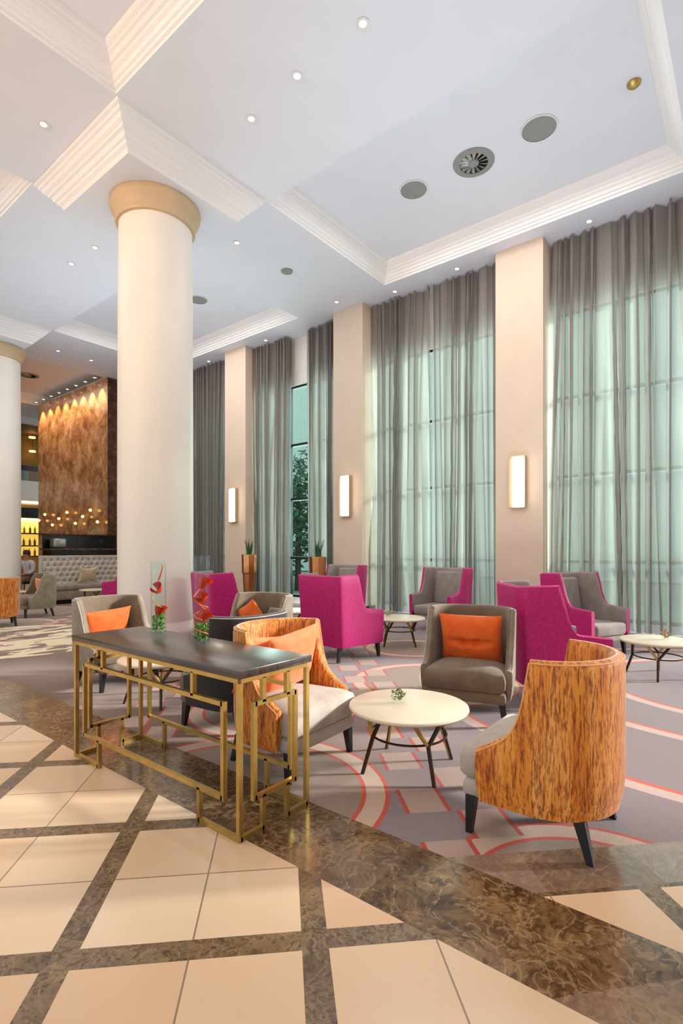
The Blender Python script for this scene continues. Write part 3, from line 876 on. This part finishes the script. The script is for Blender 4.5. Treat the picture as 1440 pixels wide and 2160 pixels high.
def wing(loc, f, label, group):
    rz = face(*f)
    if 'wing' in chair_protos: return dup(chair_protos['wing'], loc, rz, label, group)
    c = thing('wing_armchair', label, 'armchair', loc, rz, group); chair_protos['wing'] = c
    def top(y, s):
        if y < -.06: return 1.0+.012*min(1, (y+.36)/.3)
        if y < .12:
            q = (y+.06)/.18; return .60+.412*(1-q)**2.6
        return .60-.025*(y-.12)/.24
    shell(.76, -.36, .36, 5.0, top, .17, .30, .06, .03, .05, ['magenta', 'greyback'], c, flarey=.05, piping='rimpink')
    MB().rbox(-.31, .31, -.24, .35, .18, .25, .02).build('seat_base', 'greyback', c)
    MB().rbox(-.305, .305, -.28, .375, .252, .40, .04, 3).build('seat_cushion', 'greyback', c)
    T = Matrix.Translation((0,-.25,.38)) @ Matrix.Rotation(math.radians(9), 4, 'X')
    MB().rbox(-.27, .27, -.05, .06, 0, .56, .045, 3, mat=T).build('back_cushion', 'greyback', c)
    legs(c, ((.32,.31), (-.32,.31), (.30,-.28), (-.30,-.28)), .175)
    return c

def pillow(loc, f, tilt, mat, label, w=.46, h=.34, th=.13, tufts=0, roll=0, pinch=.06, group=None):
    n = 30; m = MB()
    def surf(u, v, sgn):
        e = (1-abs(u)**2.4)*(1-abs(v)**2.4); t_ = th/2*max(0, e)**.5
        for tx in ((-.22, .22) if tufts else ()):
            d = math.hypot((u-tx)*w/2, (v)*h/2); t_ *= 1-.8*math.exp(-(d/.024)**2)
            t_ *= 1-.2*math.exp(-((v)*h/2/.022)**2)*math.exp(-(u/.7)**4)/1
        px = u*w/2*(1-pinch*(1-v*v)**1.0*abs(u)); pz = v*h/2*(1-pinch*1.4*(1-u*u)*abs(v))
        t_ += .004*noise.noise(Vector((u*3, v*3, sgn*2+w*9)))*(1 if e > .05 else 0)
        return (px, sgn*t_, pz)
    for sgn in (1, -1):
        vs = [surf(-1+2*i/n, -1+2*j/n, sgn) for j in range(n+1) for i in range(n+1)]
        fs = []
        for j in range(n):
            for i in range(n):
                k = j*(n+1)+i; q = [k, k+1, k+n+2, k+n+1]; fs.append(q if sgn < 0 else q[::-1])
        m.add(vs, fs, 0, True)
    o = m.build('throw_pillow', mat, angle=120)
    o.matrix_world = Matrix.Translation(loc) @ Matrix.Rotation(face(*f), 4, 'Z') @ Matrix.Rotation(tilt, 4, 'X') @ Matrix.Rotation(roll, 4, 'Y')
    if tufts:
        for tx in (-.22, .22):
            MB().sphere((tx*w/2, .016, 0), .009, 10, sc=(1, .5, 1)).build('button', mat, o)
    return tag(o, label, 'pillow', group)

def on_chair(loc, f, fwd, side, z):
    l = math.hypot(*f); fx, fy = f[0]/l, f[1]/l
    return (loc[0]+fx*fwd+fy*side, loc[1]+fy*fwd-fx*side, z)

c1 = (2.555, .79, 0); barrel('orange', c1, (-.02, 1), 'orange streaked tub armchair in the right foreground, seen from behind its side', 'orange tub armchairs')
c2 = (2.355, 2.30, 0); f2 = (.05, -1); barrel('orange', c2, f2, 'orange tub armchair just behind the console table, holding two peach pillows', 'orange tub armchairs')
c3 = (3.90, 1.80, 0); f3 = (-.965, -.26); barrel('taupe', c3, f3, 'taupe tub armchair facing the camera with a buttoned orange pillow', 'taupe tub armchairs')
c5 = (2.62, 4.95, 0); f5 = (.1, -1); barrel('taupe', c5, f5, 'taupe tub armchair behind the left end of the console table', 'taupe tub armchairs')
c6 = (2.62, 3.10, 0); f6 = (-.1, 1); barrel('dark', c6, f6, 'dark tub armchair with its back to the camera, directly behind the console table', 'dark tub armchairs')
c7 = (3.72, 4.10, 0); f7 = (-1, -.1); barrel('taupe', c7, f7, 'taupe tub armchair right of the column foot, between two magenta armchairs', 'taupe tub armchairs')
c8 = (4.28, 11.1, 0); f8 = (-.95, .12); barrel('taupe', c8, f8, 'far taupe tub armchair at the left edge, turned left', 'taupe tub armchairs')
barrel('orange', (3.28, 10.15, 0), (.1, 1), 'far orange tub armchair cut off by the left edge of the photo', 'orange tub armchairs')

wing((4.80, 1.44, 0), (.60, -.80), 'magenta wing armchair behind the foreground orange chair, seen from behind', 'magenta wing armchairs')
wing((5.03, 4.02, 0), (.98, -.17), 'magenta wing armchair in the middle, facing right, back to the camera', 'magenta wing armchairs')
wing((4.56, 5.62, 0), (.95, -.30), 'magenta wing armchair beside the column, behind the right glass vase', 'magenta wing armchairs')
wing((7.10, 1.72, 0), (-.36, -.93), 'magenta wing armchair with grey seat, behind the other at the right, near the curtain', 'magenta wing armchairs')
wing((7.75, 4.08, 0), (-.99, .06), 'magenta and grey wing armchair facing the camera before the wide curtain', 'magenta wing armchairs')
wing((8.0, 6.40, 0), (-1, -.02), 'magenta and grey wing armchair against the middle pilaster', 'magenta wing armchairs')
wing((6.34, 11.5, 0), (-.62, .78), 'far magenta wing armchair peeking out left of the column', 'magenta wing armchairs')

pillow(on_chair(c3, f3, -.07, .0, .585), f3, -.30, 'pillow', 'orange pillow with two buttons on the taupe chair facing the camera', .50, .42, .20, 1)
pillow(on_chair(c2, f2, -.03, -.05, .60), f2, -.32, 'peach', 'peach pillow leaning at the front on the orange chair behind the console', .44, .42, .14, 0, .14)
pillow(on_chair(c2, f2, -.15, .07, .59), f2, -.25, 'peach', 'peach pillow tucked behind the other on the orange chair behind the console', .44, .36, .10, 0, -.1)
pillow(on_chair(c5, f5, -.12, .0, .57), f5, -.28, 'pillow', 'orange pillow on the taupe chair behind the left end of the console', .50, .30, .13, 0, .06)
pillow(on_chair(c7, f7, -.06, .12, .58), f7, -.30, 'pillow', 'small orange pillow on the taupe chair right of the column foot', .32, .32, .11, 0, .5)
pillow(on_chair(c8, f8, -.08, 0, .57), f8, -.2, 'peach', 'peach pillow on the far taupe chair at the left edge', .46, .36, .13)

# ------------------------------------------------------------------ round tables
rt0 = None
def round_table(x, y, rz, label):
    global rt0
    if rt0: return dup(rt0, (x, y, 0), rz, label, 'low round cream tables')
    t_ = thing('round_table', label, 'table', (x, y, 0), rz, 'low round cream tables'); rt0 = t_
    MB().lathe([(.335,.345),(.35,.35),(.357,.36),(.355,.370),(.348,.374),(.001,.375)], 64).build('tabletop', 'tabletop', t_)
    for k in range(4):
        an = PI/4+k*PI/2; ca, sa = math.cos(an), math.sin(an)
        def P(r, z, da=0): return (r*math.cos(an+da), r*math.sin(an+da), z)
        m = MB(); m.tube([P(.30,0), P(.235,.20), P(.25,.345,.42)], .0115, 6, r2=.014)
        m.build('leg', 'gold' if False else 'darkmetal', t_)
        m = MB(); m.tube([P(.295,0), P(.228,.20)], .0095, 6); m.tube([P(.232,.20), P(.25,.345,-.42)], .0125, 6)
        m.build('leg_strut', 'gold', t_)
    MB().tube([(.225*math.cos(q*PI/16), .225*math.sin(q*PI/16), .205) for q in range(32)], .007, 6, True).build('ring_brace', 'darkmetal', t_)
    return t_
round_table(2.70, 1.64, .25, 'low round cream table in the foreground seating group')
round_table(6.10, 3.85, .6, 'low round cream table in the middle distance right of the magenta chair')
round_table(6.24, .80, .9, 'low round cream table cut off by the right edge of the photo')
round_table(2.55, 4.02, .2, 'low round cream table seen through the console table frame')
round_table(5.80, 5.62, .2, 'low round cream table mostly hidden behind the middle magenta chair')
round_table(4.50, 13.05, .2, 'far low round cream table in front of the left column')
round_table(6.00, 12.2, .2, 'far low round cream table in front of the tufted banquette')

def posy(x, y, z, lab, s=1.0, mat='green', pet=None):
    g_ = thing('glass_posy_bowl', 'small glass holder on the %s' % lab, 'vase', (x, y, z))
    MB().lathe([(.028*s,0),(.036*s,.02*s),(.036*s,.05*s),(.03*s,.06*s)], 20, cap=False).build('bowl', 'glass', g_)
    m = MB(); foliage(m, (0,0,.045*s), .036*s, 70, .013*s, int(x*10))
    p = m.build('flower_posy', mat); p.location = (x, y, z)
    m.v = []
    tag(p, 'small %s sprig in the glass holder on the %s' % ('green and white' if mat == 'sprig' else 'pale', lab), 'flowers', kind='stuff')
MT['sprig'] = plain('sage_sprig', (138,150,92), .6, var=.4, sc=60); MT['palesprig'] = plain('pale_petals', (214,180,140), .6, var=.3, sc=50)
posy(2.68, 1.70, .376, 'foreground round table', 1.15, 'sprig')
posy(6.05, 4.0, .376, 'middle round table', 1.2, 'palesprig')
posy(6.30, .74, .376, 'right-edge round table', 1.3, 'palesprig')
bt = thing('bottle', 'small bottle with white label and dark neck left of the middle magenta chair', 'bottle', (5.72, 5.56, .376))
MB().lathe([(.036,0),(.038,.01),(.038,.11),(.018,.15)], 16).build('body', 'white', bt)
MB().lathe([(.018,.15),(.013,.17),(.013,.24)], 12).build('neck', 'dark', bt)

# ------------------------------------------------------------------ potted plants by the window
def potplant(x, y, h, where, seed):
    p = thing('potted_plant', 'tall tapered bronze planter with a slim green plant %s' % where, 'plant', (x, y, 0))
    MB().lathe([(.11,0),(.12,.01),(.15,.55),(.155,.70),(.175,.74),(.185,h-.02),(.18,h),(.165,h),(.16,h-.05)], 8, cap=True).build('pot', 'bronze', p, angle=20)
    m = MB(); q = random.Random(seed)
    for k in range(16):
        an = q.uniform(0, 6.28); r0 = q.uniform(0, .07); hh = q.uniform(.25, .48)
        bx, by = r0*math.cos(an), r0*math.sin(an); d = Vector((math.cos(an), math.sin(an), 0)); wv = Vector((-math.sin(an), math.cos(an), 0))*.016
        b0 = Vector((bx, by, h-.06)); pts = [b0+d*(.09*t_*t_)+Vector((0,0,hh*t_)) for t_ in (0, .35, .7, 1)]
        vs = []
        for i, pt in enumerate(pts): ww = wv*(1, 1.2, .9, .05)[i]; vs += [pt-ww, pt+d*.004, pt+ww]
        fs = []
        for i in range(3): fs += [[i*3, i*3+1, i*3+4, i*3+3], [i*3+1, i*3+2, i*3+5, i*3+4]]
        m.add(vs, fs, 0, True)
    m.build('foliage', 'leaf', p)
potplant(8.62, 9.78, 1.19, 'left of the uncovered window strip', 3)
potplant(8.60, 7.52, 1.15, 'right of the uncovered window strip', 4)

# ------------------------------------------------------------------ tufted banquette and its pillow
bq = thing('banquette', 'long taupe button-tufted banquette at the far left before the bar', 'sofa', (6.28, 13.45, 0))
MB().box(-.95, .95, -.42, .2, 0, .10).build('plinth', 'black', bq)
MB().rbox(-.97, .97, -.46, .2, .10, .32, .02).build('seat_base', 'taupe', bq)
MB().rbox(-.96, .96, -.48, .06, .322, .46, .04).build('seat_cushion', 'taupe', bq)
m = MB(); nx_, nz_ = 100, 40
pts = []
for r_ in range(5):
    for c_ in range(13):
        pts.append((-.9+c_*.15+(.075 if r_ % 2 else 0), .53+r_*.13))
for j in range(nz_+1):
    for i in range(nx_+1):
        x = -.96+1.92*i/nx_; z = .45+.70*j/nz_
        d = min(math.hypot(x-a_, z-b_) for a_, b_ in pts)
        m.v.append((x, .02-.05*min(1, d/.07)**.7, z))
for j in range(nz_):
    for i in range(nx_):
        k = j*(nx_+1)+i; m.f.append([k, k+1, k+nx_+2, k+nx_+1]); m.mi.append(0); m.smooth.append(True)
m.rbox(-.97, .97, .03, .2, .32, 1.16, .02)
m.build('backrest', 'greyseat', bq)
m = MB()
for a_, b_ in pts:
    if abs(a_) < .95: m.sphere((a_, .012, b_), .016, 8)
tag(m.build('buttons', 'dark', bq), kind='stuff')
pillow((6.28, 13.18, .68), (0, -1), -.25, 'beigepillow', 'beige star-cornered pillow on the tufted banquette', .52, .46, .16, 0, 0, .22)

# ------------------------------------------------------------------ seated guest
st_ = thing('bar_stool', 'dark stool under the seated guest at far left', 'stool', (5.68, 15.25, 0))
MB().rbox(-.2, .2, -.2, .2, .40, .46, .02).build('seat', 'black', st_)
for sx in (-1, 1):
    for sy in (-1, 1): MB().tube([(sx*.17, sy*.17, 0), (sx*.14, sy*.14, .4)], .014, 6).build('leg', 'blackleg', st_)
pe = thing('person', 'person in a white shirt and tan trousers sitting at far left before the bar', 'person', (5.68, 15.25, 0), face(-.88, -.47))
def skin_mesh(name, verts, edges, mat, parent, root=0):
    me = bpy.data.meshes.new(name); me.from_pydata([v[:3] for v in verts], edges, [])
    me.materials.append(MT[mat]); o = bpy.data.objects.new(name, me); C.objects.link(o); o.parent = parent
    s_ = o.modifiers.new('skin', 'SKIN'); s_.use_smooth_shade = True
    lay = me.skin_vertices[0].data if me.skin_vertices else None
    if lay is None:
        bm = bmesh.new(); bm.from_mesh(me); bm.verts.layers.skin.verify(); bm.to_mesh(me); bm.free(); lay = me.skin_vertices[0].data
    for i, v in enumerate(verts): lay[i].radius = (v[3], v[3]*(v[4] if len(v) > 4 else 1)); lay[i].use_root = (i == root)
    u = o.modifiers.new('sub', 'SUBSURF'); u.levels = 1; u.render_levels = 2
    return o
# whole body: pelvis, spine, neck, head, arms with hands, legs with feet (front is +Y)
B = [(0,-.02,.54,.13,.85), (0,-.02,.70,.12,.8), (0,.01,.86,.135,.75), (0,.03,.98,.11,.75), (0,.04,1.04,.05), (0,.06,1.12,.075), (0,.07,1.20,.078), (0,.065,1.26,.05)]
Bp = B
E_ = [(0,1),(1,2),(2,3),(3,4),(4,5),(5,6),(6,7)]
for s_ in (-1, 1):
    k = len(Bp)
    Bp += [(s_*.17,.02,.95,.055), (s_*.22,.08,.74,.045), (s_*.16,.28,.66,.032), (s_*.14,.36,.66,.03,.6), (s_*.13,.41,.655,.022,.6)]
    E_ += [(3,k),(k,k+1),(k+1,k+2),(k+2,k+3),(k+3,k+4)]
    for q in range(4):
        j = len(Bp); ox = (q-1.5)*.016
        Bp += [(s_*.13+ox,.44+.006*(1.5-abs(q-1.5)),.645,.009), (s_*.13+ox,.465,.625,.007)]; E_ += [(k+4,j),(j,j+1)]
    j = len(Bp); Bp += [(s_*.10,.40,.65,.010), (s_*.085,.43,.64,.008)]; E_ += [(k+3,j),(j,j+1)]
    k = len(Bp)
    Bp += [(s_*.10,.04,.53,.085), (s_*.12,.42,.50,.06), (s_*.12,.42,.28,.048), (s_*.12,.40,.09,.036), (s_*.12,.44,.045,.036,.9), (s_*.12,.58,.03,.03)]
    E_ += [(0,k),(k,k+1),(k+1,k+2),(k+2,k+3),(k+3,k+4),(k+4,k+5)]
skin_mesh('body', Bp, E_, 'skin', pe)
sh_v = [(0,-.02,.56,.145,.85), (0,-.02,.70,.135,.8), (0,.01,.86,.15,.75), (0,.03,.985,.12,.75)]; sh_e = [(0,1),(1,2),(2,3)]
for s_ in (-1, 1):
    k = len(sh_v); sh_v += [(s_*.175,.02,.955,.07), (s_*.225,.08,.74,.058), (s_*.17,.25,.665,.045)]; sh_e += [(3,k),(k,k+1),(k+1,k+2)]
skin_mesh('shirt', sh_v, sh_e, 'shirt', pe)
tr_v = [(0,-.02,.545,.15,.85)]; tr_e = []
for s_ in (-1, 1):
    k = len(tr_v); tr_v += [(s_*.10,.04,.535,.10), (s_*.12,.43,.505,.075), (s_*.12,.425,.28,.065), (s_*.12,.405,.11,.058)]; tr_e += [(0,k),(k,k+1),(k+1,k+2),(k+2,k+3)]
skin_mesh('trousers', tr_v, tr_e, 'trouser', pe)
MB().sphere((0,.045,1.215), .098, 16, sc=(.9,1,.95)).build('hair', 'hair', pe)
fm = MB(); fm.sphere((-.03,.148,1.185), .008, 8); fm.sphere((.03,.148,1.185), .008, 8); fm.build('eyes', 'dark', pe)
MB().sphere((0,.155,1.16), .013, 8, sc=(.8,1,1.4)).build('nose', 'skin', pe)
MB().sphere((0,.14,1.128), .014, 8, sc=(1.6,.6,.4)).build('mouth', 'red', pe)
